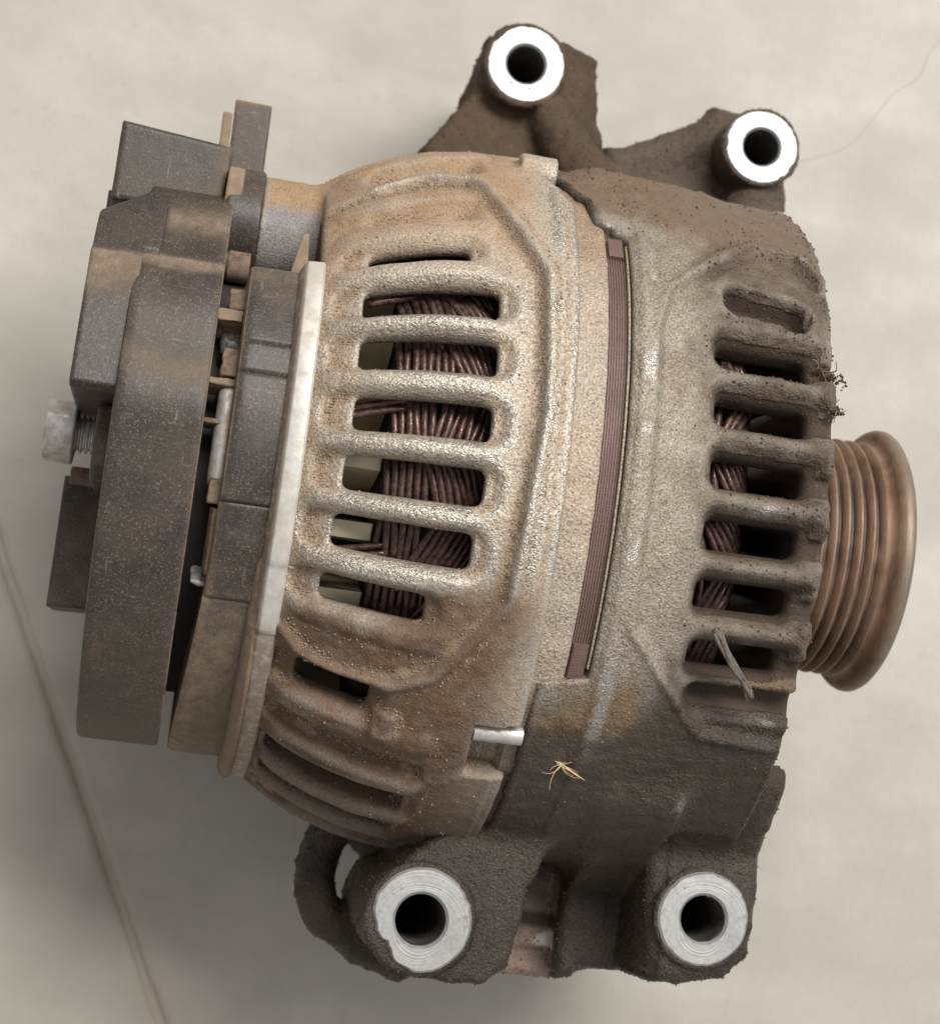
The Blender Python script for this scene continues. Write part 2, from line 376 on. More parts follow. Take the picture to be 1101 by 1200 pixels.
PI = math.pi
GX = np.arange(-45, 72, .25); GP = np.arange(-180, 180, .25)          # maps over shaft position (mm) and angle (degrees)
MX, MP = np.meshgrid(GX, GP, indexing='ij')
def look(mp, X, ph):
    u = np.clip((X - GX[0]) / .25, 0, len(GX) - 1.001); v = (ph + 180) / .25 % len(GP)
    i = u.astype(np.int32); j = v.astype(np.int32); fu = (u - i).astype(np.float32); fv = (v - j).astype(np.float32); j %= len(GP); j2 = (j + 1) % len(GP)
    return (mp[i, j] * (1 - fu) + mp[i + 1, j] * fu) * (1 - fv) + (mp[i, j2] * (1 - fu) + mp[i + 1, j2] * fu) * fv
def rbox(x0, x1, pc, hw, rad=1.5, tilt=0.):
    """2-D distance (mm) to a rounded slot x0..x1 long, centred on angle pc, half width hw (mm)"""
    q = ((MP - pc + 180) % 360 - 180) * PI / 180 * 70 + tilt * (MX - (x0 + x1) / 2)
    a = np.abs(MX - (x0 + x1) / 2) - (x1 - x0) / 2 + rad; b = np.abs(q) - hw + rad
    return np.hypot(np.maximum(a, 0), np.maximum(b, 0)) + np.minimum(np.maximum(a, b), 0) - rad
def pline(pts):
    d = np.full(MX.shape, 99.)
    for (x0, a0), (x1, a1) in zip(pts[:-1], pts[1:]):
        s0, s1 = a0 * 1.2217, a1 * 1.2217; S = MP * 1.2217
        t = np.clip(((MX - x0) * (x1 - x0) + (S - s0) * (s1 - s0)) / ((x1 - x0) ** 2 + (s1 - s0) ** 2), 0, 1)
        d = np.minimum(d, np.hypot(MX - x0 - t * (x1 - x0), S - s0 - t * (s1 - s0)))
    return d
def inpoly(pts):
    ins = np.zeros(MX.shape, bool); n = len(pts)
    for i in range(n):
        (x0, y0), (x1, y1) = pts[i], pts[(i + 1) % n]
        if y0 != y1: ins ^= ((MP > y0) != (MP > y1)) & (MX < (x1 - x0) * (MP - y0) / (y1 - y0) + x0)
    return ins
def profile(pts, sm=5):
    x = np.arange(-60, 90, .1); r = np.interp(x, *zip(*pts)); k = np.ones(int(sm / .1)); k /= k.sum()
    r2 = np.convolve(np.pad(r, len(k) // 2, 'edge'), k, 'same')[len(k) // 2: len(k) // 2 + len(x)]
    return lambda X: np.interp(X, x, r2).astype(np.float32)

# ---- rear housing
R_rear = profile([(-45, 56), (-38.5, 60), (-34, 63.2), (-28, 66.2), (-20, 69), (-12, 70.4), (0, 70.8), (12, 70.2)], 4)
slots_r = [(-31.3, -8.2, 24.9, 3.4), (-31.2, -8, 15.6, 3.4), (-31, -8, 5.6, 3.4), (-31.4, -8, -3.9, 3.4), (-32, -8.6, -13.3, 3.4), (-32.6, -14.9, -22.7, 2.85),
           (-34.4, -21.3, -38.6, 3.3), (-31, -13.6, 34.4, 1.9)] + [(-37, -11, a, 3.4) for a in (-59, -69)] + \
          [(-31, -8, a, 3) for a in list(np.arange(-78, -180, -9.6)) + list(np.arange(92, 178, 9.6))]
SR = np.full(MX.shape, 30.)
for x0, x1, pc, hw in slots_r: SR = np.minimum(SR, rbox(x0, x1, pc, hw))
TR = np.zeros(MX.shape)
for x0, x1, pc, hw in slots_r: TR = np.maximum(TR, ss(1.9, -.6, rbox(x0 - 4.5, x1 + 1.6, pc, hw + .1, 2.5)) * (1.4 if x0 > -36 else .8))
TR = np.maximum(TR, ss(2.2, -1.5, rbox(-31, -13, 43.5, 2.2)) * 1.8)
TR = np.maximum(TR, ss(2.0, -1.8, rbox(-31, -12, 58, 3.2)) * 2.6)
TR = np.maximum(TR, ss(2.0, -1.8, rbox(-34, -8, 72, 2.5)) * 1.6)
TR = np.maximum(TR, ss(2.0, -1.8, rbox(-38, -10, -49.5, 2.0, tilt=.1)) * 2.6)
padline = [(-30, 51), (-22, 52.5), (-14.7, 51), (-10.5, 45.5), (-1.3, 30.3), (-.3, 8), (-1.2, -1.6), (-2.3, -18.9), (-7.7, -25.5), (-12.9, -31.2), (-18.2, -33.6), (-26.6, -34.6), (-34.2, -33.2), (-37, -31)]
D1 = pline(padline); IN = inpoly(padline + [(-45, -31), (-45, 51)])
sd1 = np.where(IN, -D1, D1)
HR = -1.3 * ss(.9, -.9, sd1) - TR + .75 * np.exp(-((sd1 - 1.3) / 1.0) ** 2) - .25 * np.exp(-(sd1 / .5) ** 2)
rib_r = [(l + r) / 2 for l, r in zip([34.3, 24.9, 15.6, 5.6, -3.9, -13.3, -22.7], [24.9, 15.6, 5.6, -3.9, -13.3, -22.7, -31])]
for a in rib_r + [39.3, 48, 63.5, -44, -53.5, -63]:
    HR += .75 * ss(1.3, -1.6, rbox(-37, -9, a, 2.4, 2.2))
HR -= .3 * ss(2.9, 3.1, MX)
HR -= .35 * np.exp(-((MX - 3.0) / .22) ** 2) * ss(52, 46, np.abs(MP - 5))
HR -= 1.2 * ss(1, -1, rbox(-17.5, -12, -41.5, 2.2)) * 0
HR += 1.3 * ss(.5, -.5, rbox(-20.5, -16.3, -41.3, 2.6, .8))
HR += .25 * np.exp(-((MX - 2.9) / .5) ** 2)
RE = np.where(MP > 49, np.maximum(1.2, 5.6 - (MP - 49) * .55), 5.6); RE = np.where((MP < -38.5) & (MP > -49), -2.3, RE); RE = np.where(MP <= -49, 5.2, RE).astype(np.float32)
HR = HR.astype(np.float32); SR = SR.astype(np.float32)
def cyl(P, c, r, x0, x1, axis=0):
    o = [i for i in range(3) if i != axis]
    q = np.hypot(P[:, o[0]] - c[0], P[:, o[1]] - c[1]) - r; e = np.abs(P[:, axis] - (x0 + x1) / 2) - (x1 - x0) / 2
    return np.minimum(np.maximum(q, e), 0) + np.hypot(np.maximum(q, 0), np.maximum(e, 0))
def rbx(P, lo, hi, rad):
    lo = np.array(lo, np.float32); hi = np.array(hi, np.float32)
    q = np.abs(P - (lo + hi) / 2) - (hi - lo) / 2 + rad
    return np.linalg.norm(np.maximum(q, 0), axis=1) + np.minimum(q.max(1), 0) - rad
def cap(P, a, b, ra, rb):
    a = np.array(a, np.float32); b = np.array(b, np.float32); ab = b - a
    t = np.clip((P - a) @ ab / (ab @ ab), 0, 1); return np.linalg.norm(P - a - t[:, None] * ab, axis=1) - (ra + (rb - ra) * t)
def poly2(x, y, pts):
    d = np.full(x.shape, 1e9, np.float32); s = np.ones(x.shape, np.float32); n = len(pts)
    for i in range(n):
        ax, ay = pts[i]; bx, by = pts[i - 1]; ex, ey = bx - ax, by - ay; wx, wy = x - ax, y - ay
        t = np.clip((wx * ex + wy * ey) / (ex * ex + ey * ey), 0, 1)
        d = np.minimum(d, (wx - ex * t) ** 2 + (wy - ey * t) ** 2)
        c1 = y >= ay; c2 = y < by; c3 = ex * wy > ey * wx
        s = np.where((c1 & c2 & c3) | (~c1 & ~c2 & ~c3), -s, s)
    return s * np.sqrt(d)
def slab(P, pts, z0, z1, rad=2.):
    q = poly2(P[:, 0], P[:, 1], pts) + rad; e = np.abs(P[:, 2] - (z0 + z1) / 2) - (z1 - z0) / 2 + rad
    return np.minimum(np.maximum(q, e), 0) + np.hypot(np.maximum(q, 0), np.maximum(e, 0)) - rad

def f_rear(P):
    X = P[:, 0]; r = np.hypot(P[:, 1], P[:, 2]); ph = np.degrees(np.arctan2(P[:, 1], P[:, 2])).astype(np.float32)
    R = R_rear(X); d = r - R - look(HR, X, ph)
    inner = R - 5.6
    e = smax(np.maximum(-39.2 - X, X - look(RE, X, ph)), d, 1.2)
    hollow = np.maximum(r - inner, -36.2 - X)
    d = np.maximum(e, -hollow)
    d = np.maximum(d, -(r - 22))
    d = smax(d, -look(SR, X, ph), 1.1)
    # bolt lug towards the tab, flange lug at the joint, small block by the lowest slot
    d = smin(d, np.maximum(cyl(P, (45.3, 19.5), 10.2, -50.6, -33), -(r - 43)), 2.5)
    d = smin(d, np.maximum(cyl(P, (61.5, 32.5), 3.4, -3.5, 3.6), X - 3.6), 1.2)
    return d
print("rear", flush=True)
VR, QR, NR = sdf_mesh(f_rear, (-52, -74, -74), (8, 76, 76), .52)

TAN = np.array([.36, .265, .185]); UMB = np.array([.125, .082, .056]); ALU = np.array([.53, .48, .41]); OIL = np.array([.042, .031, .022]); BR = np.array([.13, .092, .064])
def lerp(c, t, k): return c * (1 - k[:, None]) + (t if np.ndim(t) == 2 else np.asarray(t)[None]) * k[:, None]
def polar(V): return V[:, 0], np.degrees(np.arctan2(V[:, 1], V[:, 2])), np.hypot(V[:, 1], V[:, 2])

def cavity(V, Q, N):
    """crude concavity per vertex (where dirt collects): mean of neighbour offsets along the normal"""
    s = np.zeros((len(V), 3)); c = np.zeros(len(V))
    for a in range(4):
        b = (a + 1) % 4
        for k in range(3): s[:, k] += np.bincount(Q[:, a], V[Q[:, b], k], len(V))
        c += np.bincount(Q[:, a], minlength=len(V))
        for k in range(3): s[:, k] += np.bincount(Q[:, b], V[Q[:, a], k], len(V))
        c += np.bincount(Q[:, b], minlength=len(V))
    g = ((s / np.maximum(c, 1)[:, None] - V) * N).sum(1)
    for _ in range(6):                                                 # smooth over the mesh
        t = np.zeros(len(V)); n = np.zeros(len(V))
        for a in range(4):
            b = (a + 1) % 4; t += np.bincount(Q[:, a], g[Q[:, b]], len(V)) + np.bincount(Q[:, b], g[Q[:, a]], len(V)); n += np.bincount(Q[:, a], minlength=len(V)) + np.bincount(Q[:, b], minlength=len(V))
        g = .5 * g + .5 * t / np.maximum(n, 1)
    return g

def paint_rear():
    V = VR; X, ph, r = polar(V); n1 = fbm(V, 14, 4, 1); n2 = fbm(V, 3.5, 3, 5); n3 = fbm(V, 30, 2, 8)
    cv = cavity(V, QR, NR) / .02
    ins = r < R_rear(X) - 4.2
    top = ss(22, 44, ph + 8 * n1) * ss(4, -8, X + 4 * n1) ; low = ss(-14, -28, ph + 9 * n1 - .35 * (X + 20))
    mid = np.clip(.42 + .5 * n1 + .5 * n2 + .9 * np.clip(cv, -.5, 1.2), 0, 1) * .7
    edge = ss(-28, -36, X + 3 * n1) * .45
    c = np.tile(ALU, (len(V), 1)) * (1 + .16 * n3)[:, None]
    c = lerp(c, TAN, np.clip(mid + edge, 0, .9))
    c = lerp(c, TAN * [.98, .93, .86], np.clip(top * (.95 + .3 * n2), 0, 1))
    lowk = np.clip(low * (1. + .25 * n2), 0, 1) * ss(9, -6, X + 5 * n1 - .16 * (ph + 30)); c = lerp(c, UMB * 1.25, lowk)
    c = lerp(c, UMB * .9, ss(-42, -60, ph + 6 * n1) * .7)
    groove = np.exp(-(look(sd1.astype(np.float32), X, ph) + .3) ** 2 / .8) * (r > 66)
    c = lerp(c, TAN * .62, np.clip(groove * (.8 + .5 * n2), 0, .85))
    crumb = ss(.1, .35, n2) * ss(.1, .9, cv) ; c = lerp(c, (.40, .31, .2), np.clip(crumb, 0, .5))
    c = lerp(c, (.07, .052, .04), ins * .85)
    bare = ss(.05, .6, n1 + .12 * n2 - np.clip(cv, -1, 1) * .6 - .15) * ss(.2, -.6, cv) * (1 - low * .7) * (1 - .5 * top) * .75
    bare = np.maximum(bare, ss(-.15, .15, n1 + .3 * n2) * np.exp(-((X - 1.2) / 1.6) ** 2) * (1 - low) * (1 - .6 * top)); bare = np.maximum(bare, ss(.0, .4, n1 + .2 * n2 + .1) * np.exp(-(look(sd1.astype(np.float32), X, ph) - 1.3) ** 2 / 1.2) * (r > 60) * (1 - .5 * low) * .8)
    lug = (X < -39.5) & (r < 72); c = lerp(c, (.36, .25, .155), lug * 1.)
    bl = lug * ss(.0, .3, n1 + .2) * ss(20, 10, V[:, 2] * 0 + np.abs(V[:, 1] - 41) * 2.2); c = lerp(c, (.30, .31, .33), bl * .8)
    bare = np.clip(np.where(ins, 0, bare), 0, 1); c = lerp(c, (.50, .48, .44), bare * .75)
    grain = np.clip(1 - .5 * np.maximum(top, low) + .2 * n1, .25, 1)
    Vd = V + NR * ((.10 * n2 + .16 * np.clip(fbm(V, 1.3, 2, 12), -.2, 1) * np.clip(.5 + cv + low + .5 * top, 0, 1.5)) * ~ins + .10 * n1)[:, None]
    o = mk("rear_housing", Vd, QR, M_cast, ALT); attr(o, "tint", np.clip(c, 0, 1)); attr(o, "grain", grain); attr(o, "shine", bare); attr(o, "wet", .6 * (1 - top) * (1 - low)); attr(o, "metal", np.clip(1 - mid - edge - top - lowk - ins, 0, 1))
    return Vd, cv, (top, low, ins)
VRd, cvR, mR = paint_rear()

# ---- front housing with its four mounting ears
print("front", flush=True)
R_front = profile([(0, 70.0), (20, 69.7), (40, 69), (50, 68.6), (60, 68)], 3)
R_face = profile([(48, 90), (52.9, 68.5), (53.4, 64), (55, 56), (58, 44), (61, 33), (63, 22), (66, 10)], .6)
slots_f = [(31.6, 48.5, a, 2.9) for a in (23.2, 13.6, 3.9, -5.8, -15.3)] + [(32.6, 48.5, -25.0, 2.9)] + \
          [(32, 49, a, 3.3) for a in list(np.arange(-64, -178, -9.7)) + list(np.arange(82, 176, 9.7))]
SF = np.full(MX.shape, 30.)
for x0, x1, pc, hw in slots_f: SF = np.minimum(SF, rbox(x0, x1, pc, hw, 1.6))
TF = np.zeros(MX.shape)
for x0, x1, pc, hw in slots_f: TF = np.maximum(TF, ss(1.0, -1.4, rbox(x0 + 14, 66, pc - .2, hw - .3, 1)) * 2.6)
for x0, x1, pc, hw in slots_f: TF = np.maximum(TF, ss(2.3, -1.3, rbox(x0 - .4, 51, pc + .5, hw + .5, 2)) * 2.2)
TF = np.maximum(TF, ss(1.4, -1.2, rbox(33.6, 48, 32.8, 3.0, 1.8, tilt=.14)) * 5.0)
TF = np.maximum(TF, ss(1.6, -1.6, rbox(33.5, 55, -31.0, 2.6, 1.8)) * 4.0)
padf = [(20.5, 24), (22.8, 31.6), (32, 39.9), (39.5, 45.8), (47.6, 45.5), (52.5, 39), (58, 30), (70, 30), (70, -38), (50.3, -36.8), (37.7, -35.8), (21.6, -20.6), (20.5, -12), (20.2, 6)]
padfl = padf[:7][::1]; D2 = np.minimum(pline(padf[:6]), pline(padf[9:12])); IN2 = inpoly(padf); D2i = np.minimum(D2, pline([(21.6, -20.6), (20.5, -12), (20.2, 6), (20.5, 24)]))
sd2 = np.where(IN2, -D2i, D2i)
HF = -1.3 * ss(1.0, -1.0, sd2) - TF + .7 * np.exp(-((sd2 - 1.2) / .9) ** 2) * ss(4, 0, D2)
HF += -.35 * ss(16.6, 16.2, MX)                                     # thin step beside the window
HF += .35 * np.exp(-((MX - 17.6) / .8) ** 2) * ss(50, 40, np.abs(MP - 5))
HF += -1.2 * ss(40, 55, MX) * ss(-24, -34, MP) * 0
LEFT = np.where((MP > -30.2) & (MP < 43), 15.2, 6.6)                # left edge of the casting
LEFT = np.where(MP >= 43, 12.5, LEFT); LEFT = np.where(MP >= 45.5, 8.6 + .2 * (50 - MP).clip(-4, 4), LEFT); LEFT = np.where(MP > 53, np.maximum(3.2, 6.8 - .4 * (MP - 53)), LEFT); LEFT = np.where(MP < -60, 6.6, LEFT)
kk = np.ones(5) / 5; LEFT = np.apply_along_axis(lambda v: np.convolve(np.pad(v, 2, 'edge'), kk, 'valid'), 1, LEFT)
HF = HF.astype(np.float32); SF = SF.astype(np.float32); LEFT = LEFT.astype(np.float32)
B1, B2, B3, B4 = (3.3, 101.7), (59.1, 92.5), (-4.1, -80.8), (49.4, -75.0)
HB = []
def f_front(P):
    X, Y, Z = P[:, 0], P[:, 1], P[:, 2]; r = np.hypot(Y, Z); ph = np.degrees(np.arctan2(Y, Z)).astype(np.float32)
    R = R_front(X); d = r - R - look(HF, X, ph)
    face = (r - R_face(X)) * .5
    d = smax(d, face, 2.2); d = smax(d, look(LEFT, X, ph) - X, .9)
    hollow = np.maximum(r - (R - 9.5), X - 49 + .35 * np.maximum(0, 50 - r) * 0)
    hollow = np.maximum(hollow, X - (49.5 - .8 * np.clip(60 - r, 0, 9)))
    d = np.maximum(d, -hollow); d = np.maximum(d, -(r - 12))
    d = smax(d, -look(SF, X, ph), 2.6)
    ears = slab(P, [(-6.5, 96), (-4.8, 109), (4, 111), (13, 110.6), (20.2, 108), (22, 94), (27, 80), (25, 62), (2, 62), (-13, 70), (-17, 80), (-12, 88)], -50, -25.5, 2)
    ears = smin(ears, cap(P, (9, 96, -26.5), (21, 74, -16), 4.5, 6.5), 2.5)
    ears = smin(ears, cyl(P, B1, 9.4, -58, -20.3, 2), .8)
    e2 = slab(P, [(47, 99), (50, 104.5), (60, 104), (69, 99), (69.5, 78), (60, 58), (30, 58), (22, 76), (26, 90), (36, 93)], -52, -32, 3)
    e2 = smin(e2, cap(P, (50, 96, -35), (36, 90, -36), 5, 3.5), 3)
    e2 = smin(e2, cap(P, (62, 84, -31), (52, 58, -12), 6, 8), 5)
    e2 = smin(e2, cyl(P, B2, 8.9, -58, -21.0, 2), .8)
    ears = smin(ears, e2, 3)
    d = smin(d, cap(P, (12, 61, 27), (34, 61, 20), 5, 5.5), 3)
    e3 = slab(P, [(-13, -84), (-5.6, -91.6), (9, -91.8), (13.4, -88), (15, -80), (15.5, -73), (19.5, -64), (24, -54), (12, -57), (2, -62), (-8, -70)], -6, 28.2, 1.6)
    e3 = smin(e3, cyl(P, B3, 10.4, -12, 29.2, 2), 1.0)
    q = [(-16.2 + .9 * math.sin(t) * 0 + 1.2 - 6.0 * math.sin(t), -77 + 10.5 * math.cos(t), -9) for t in np.linspace(-.75, 2.75, 15)]
    lp = [(10, -57, -9), (-3, -62, -9)] + q + [(-10, -91, -9), (-2, -93.5, -9)]
    loop = cap(P, lp[0], lp[1], 4, 3.4)
    for a_, b_ in zip(lp[1:-1], lp[2:]): loop = smin(loop, cap(P, a_, b_, 4.0, 4.0), .6)
    loop = smin(loop, slab(P, [(0, -60), (-5, -68), (-5, -84), (-10, -91), (0, -94), (12, -88), (18, -56)], -12, -5, 2), 1.)
    e3 = smin(e3, loop, 2)
    e4 = slab(P, [(37.5, -62), (38.5, -72), (40.5, -86.2), (46, -87.6), (55, -85.8), (59.5, -81), (60, -68), (57.5, -50), (44, -48)], -30, 28, 2.6)
    e4 = smin(e4, cyl(P, B4, 9.4, -34, 29.3, 2), 1.2)
    web = slab(P, [(24, -50), (27.6, -64), (27, -84), (27.5, -90.5), (30, -91.5), (31.5, -89), (42, -89), (60, -84), (58, -44), (24, -44)], -34, 8, 2.2)
    shelf = slab(P, [(4, -56), (30, -56), (30, -84), (12, -84), (8, -80)], -40, -2, 2)
    shelf = smin(shelf, cap(P, (8, -85.6, -4.5), (30, -85.6, -4.5), 3, 3), 1.5); shelf = smin(shelf, cap(P, (8, -90.6, -4), (30, -90.6, -4), 2.5, 2.5), 1.)
    arm = poly2(X, Y, [(20, -42), (58.5, -42), (60, -66), (59.5, -81), (55, -85.8), (46, -87.6), (41, -88), (31, -91), (27.8, -90), (27.8, -66), (24, -56)])
    xr = ss(37.5, 42.5, X); tt = ss(-52 + 5 * xr, -80 + 15 * xr, Y); zt = (47 - 1.0 * np.abs(X - 38) * .2) * (1 - tt) + (5 + 23 * xr) * tt
    arm = smax(smax(arm, (Z - zt) * .72, 2.2), -36 - Z, 2)
    low = smin(smin(smin(e3, e4, 2.5), arm, 1.5), smin(web, shelf, 1.5), 1.2)
    ears = smin(ears, low, 1)
    ears = np.maximum(ears, -(r - 62))                                # nothing inside the bore
    d = smin(d, ears, 3.2)
    for (bx, by), br in ((B1, 4.6), (B2, 4.5), (B3, 5.0), (B4, 4.6)):
        d = np.maximum(d, br + .02 - np.hypot(X - bx, Y - by))
    # dirt makes the dark parts lumpy
    return d
VF, QF, NF = sdf_mesh(f_front, (-34, -100, -74), (72, 114, 74), .58)

def paint_front():
    V = VF; X, ph, r = polar(V); n1 = fbm(V, 14, 4, 21); n2 = fbm(V, 3.2, 3, 25); n3 = fbm(V, 30, 2, 28); n4 = fbm(V, 1.5, 2, 31)
    cv = cavity(V, QF, NF) / .022; Y = V[:, 1]; Z = V[:, 2]
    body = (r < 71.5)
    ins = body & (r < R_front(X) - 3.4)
    ear = ss(70.5, 75, r)
    lowk = ss(-26, -40, ph + 5 * n1 - .25 * (X - 20)); upk = ss(36, 52, ph + 6 * n1)
    right = ss(22, 37, X + 5 * n1)
    c = np.tile(ALU * .66, (len(V), 1)) * (1 + .18 * n3)[:, None]
    c = lerp(c, TAN * .62, np.clip(.25 + .5 * n1 + .6 * n2, 0, .7))
    c = lerp(c, BR * .7, np.clip(right * (.95 + .4 * n2 - .2 * np.clip(-cv, 0, 1)), 0, .9))
    c = lerp(c, OIL * 1.35, np.clip(right * ss(-.2, .8, cv + .4 * n2) * 1.0, 0, .9))
    c = lerp(c, BR * 1.3, np.clip(upk * (1 + .3 * n2), 0, .95))
    c = lerp(c, OIL * 1.2, np.clip(lowk * (1 + .3 * n2), 0, .93))
    le = LEFT[np.clip(((X - GX[0]) / .25).astype(int), 0, len(GX) - 1), ((ph + 180) / .25).astype(int) % len(GP)]; c = lerp(c, OIL * 1.6, body * ss(41, 44, ph) * ss(2.2, .4, X - le) * ss(-.5, .3, n2 + .5))
    amber = lowk * (1 - lowk) * 4 * ss(0, .5, n1 + .2); c = lerp(c, (.25, .165, .085), np.clip(amber, 0, .6))
    up = ear * (Y > 0); c = lerp(c, BR * .66 * (1 + .35 * n1[:, None]), np.clip(up * (.95 + .2 * n2), 0, 1))
    lo = ear * (Y < 0); c = lerp(c, OIL * .9 * (1 + .5 * n1[:, None]), np.clip(lo * (.95 + .2 * n2), 0, 1))
    pk = lo * ((X > 8) & (X < 28) & (Z < 3) & (Y < -57)) * ss(.2, .6, np.abs((-Y - 81.5) / 4)) ; c = lerp(c, (.42, .30, .25), pk * np.clip(.7 + .6 * n1, 0, 1)); c = lerp(c, (.62, .60, .55), pk * ss(.08, .2, n1 + .3 * n2 + .3 * np.exp(-((Y + 85.4) / 2.) ** 2)))
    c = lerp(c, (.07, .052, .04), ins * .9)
    bare = ss(-.05, .15, n1 + .5 * n2 + .05) * np.exp(-((X - 18.4) / 1.2) ** 4) * body * ss(50, 36, np.abs(ph - 4))
    bare = np.maximum(bare, ss(.25, .5, n1 + .2 * n2) * ss(-.3, -1.2, cv) * right * body * .5)
    bare = np.maximum(bare, sum(np.exp(-((X - 41) / 3) ** 2 - ((ph - q) / 1.) ** 2) for q in (-1, -10.6)) * ss(-.3, .2, n2) * .8)
    bare = np.maximum(bare, np.exp(-((X - 13) / 4) ** 2 - ((ph - 46) / 3.) ** 2) * ss(-.3, .3, n1 + .1) * .8)
    bare = np.where(ins, 0, np.clip(bare, 0, 1)); c = lerp(c, (.52, .50, .47), bare * .8)
    grain = np.clip(1 - .55 * right - .4 * np.maximum(upk, lowk) - .2 * ear, .25, 1) * (1 - .5 * bare)
    rough = np.clip(np.maximum.reduce([right * .8, upk, lowk * .8, ear]), 0, 1)
    disp = .08 * n1 + rough * (.22 * n2 + .30 * np.clip(n4, -.25, 1))
    edgey = ss(-.6, -1.6, cv) * rough * np.clip(n2 + .3, 0, 1) * .5
    Vd = V + NF * ((disp + edgey) * (1 - .8 * ins))[:, None]
    sh = np.clip(bare, 0, 1); wet = np.clip(np.maximum.reduce([right * .8, lowk, lo]) * (.8 + .5 * n1) * ~ins, 0, 1)
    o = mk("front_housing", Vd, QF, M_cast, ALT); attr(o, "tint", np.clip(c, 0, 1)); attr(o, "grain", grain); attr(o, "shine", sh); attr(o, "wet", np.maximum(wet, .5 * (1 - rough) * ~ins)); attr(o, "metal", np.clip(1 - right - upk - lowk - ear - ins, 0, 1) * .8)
    return Vd, cv, rough, ins
VFd, cvF, roughF, insF = paint_front()

# mounting bushes: pale milled faces with a bore
def bush(c, ro, ri, ztop, zbot, chip=0.):
    n = 96; prof = [(ri, zbot), (ri, ztop - .5), (ri + .5, ztop), (ro - .45, ztop), (ro, ztop - .5), (ro, ztop - 7), (ro - .3, zbot)]
    V = []; F_ = []; m = len(prof)
    ns = fbm(np.array([[10 * math.cos(a), 10 * math.sin(a), c[0]] for a in np.linspace(0, 2 * PI, n, endpoint=False)]), 3.2, 3, 4)
    for i in range(n):
        a = 2 * PI * i / n
        for k, (r_, z) in enumerate(prof):
            q = r_ + ((ns[i] * .28 - max(0, ns[i] - .25) * 1.6) if k in (3, 4) else 0) + (chip * max(0, math.cos(a - math.radians(215))) ** 6 * (-1.7 + ns[i]) if k in (3, 4) else 0)
            V.append((c[0] + q * math.cos(a), c[1] + q * math.sin(a), z))
        for k in range(m - 1): F_.append((i * m + k, ((i + 1) % n) * m + k, ((i + 1) % n) * m + k + 1, i * m + k + 1))
    V = [(v[0] - c[0], v[1] - c[1], v[2]) for v in V]; o = mk("mounting_bush", V, F_, M_white, ALT, True, 40); o.location = (c[0] * MM, c[1] * MM, 0)
    b = prism("bore_wall", [(c[0] + (ri - .06) * math.cos(t), c[1] + (ri - .06) * math.sin(t)) for t in np.linspace(0, 2 * PI, 40, endpoint=False)], zbot - 1, zbot + 2, M_hole, o, 0); b.location = (-c[0] * MM, -c[1] * MM, 0)
    t = tubewall(c, ri - .05, zbot, ztop - 1.6); t.parent = o; t.location = (-c[0] * MM, -c[1] * MM, 0)
    return o
def tubewall(c, r_, z0, z1):
    n = 48; V = []; 
    for i in range(n):
        a = 2 * PI * i / n; V += [(c[0] + r_ * math.cos(a), c[1] + r_ * math.sin(a), z0), (c[0] + r_ * math.cos(a), c[1] + r_ * math.sin(a), z1)]
    return mk("bore_lining", V, [(2 * i, 2 * ((i + 1) % n), 2 * ((i + 1) % n) + 1, 2 * i + 1) for i in range(n)], M_hole)
bush(B1, 8.8, 4.3, -19.8, -50); bush(B2, 8.5, 4.2, -20.5, -50); bush(B3, 9.6, 4.75, 30.1, -20, 1.); bush(B4, 8.8, 4.35, 30.1, -20)

# ---- stator ring, laminations, windings
def sand_paint(o, ph_dark=-30):
    V = np.empty(len(o.data.vertices) * 3, np.float32); o.data.vertices.foreach_get("co", V); V = V.reshape(-1, 3) / MM
    n1 = fbm(V, 12, 3, 2); X, ph, r = polar(V)
    c = np.tile(ALU * [.86, .84, .82], (len(V), 1)) * (1 + .2 * n1)[:, None]; c = lerp(c, TAN, np.clip(.2 + .6 * n1 + ss(30, 42, ph), 0, .9)); c = lerp(c, BR, ss(ph_dark, ph_dark - 14, ph) * .9)
    c = lerp(c, (.42, .39, .33), ss(5.6, 4.6, X) * ss(7, 4, np.abs(ph + 43)) * np.clip(.5 + 2 * n1, 0, 1)); attr(o, "tint", np.clip(c, 0, 1)); attr(o, "grain", np.ones(len(V))); attr(o, "shine", np.clip(n1, 0, .4) * .3); attr(o, "metal", np.full(len(V), .5)); attr(o, "wet", np.full(len(V), .4))
o = revolve("stator_ring", [(-4, 60), (-4, 66.3), (3, 66.8), (4, 68.4), (7.5, 68.5), (9, 68.5), (10.6, 68.4), (11.1, 68.1), (11.2, 60)], M_cast, ALT, nphi=540, rmod=lambda X, p: .12 * np.sin(p * .9)); sand_paint(o)
lam = [(11.0, 60)]
for k in range(7): x = 11.3 + k * .47; lam += [(x, 67.5), (x + .08, 67.7), (x + .34, 67.7), (x + .42, 67.5)]
lam += [(14.75, 60)]
revolve("lamination_stack", lam, M_lam, ALT, nphi=360, rmod=lambda X, p: .05 * np.sin(p * 3.1 + X * 7))
o = revolve("window_lip", [(14.55, 60), (14.6, 68.6), (14.9, 68.7), (15.05, 60)], M_cast, ALT, phi=(-28, 41), nphi=160); sand_paint(o)
for a, b in ((-29.8, -24.4), (38.2, 42.6)):
    revolve("lamination_clip", [(11.5, 60), (11.55, 68.35), (11.9, 68.5), (14.1, 68.5), (14.4, 68.1), (14.5, 60)], M_lam, ALT, phi=(a, b), nphi=16)

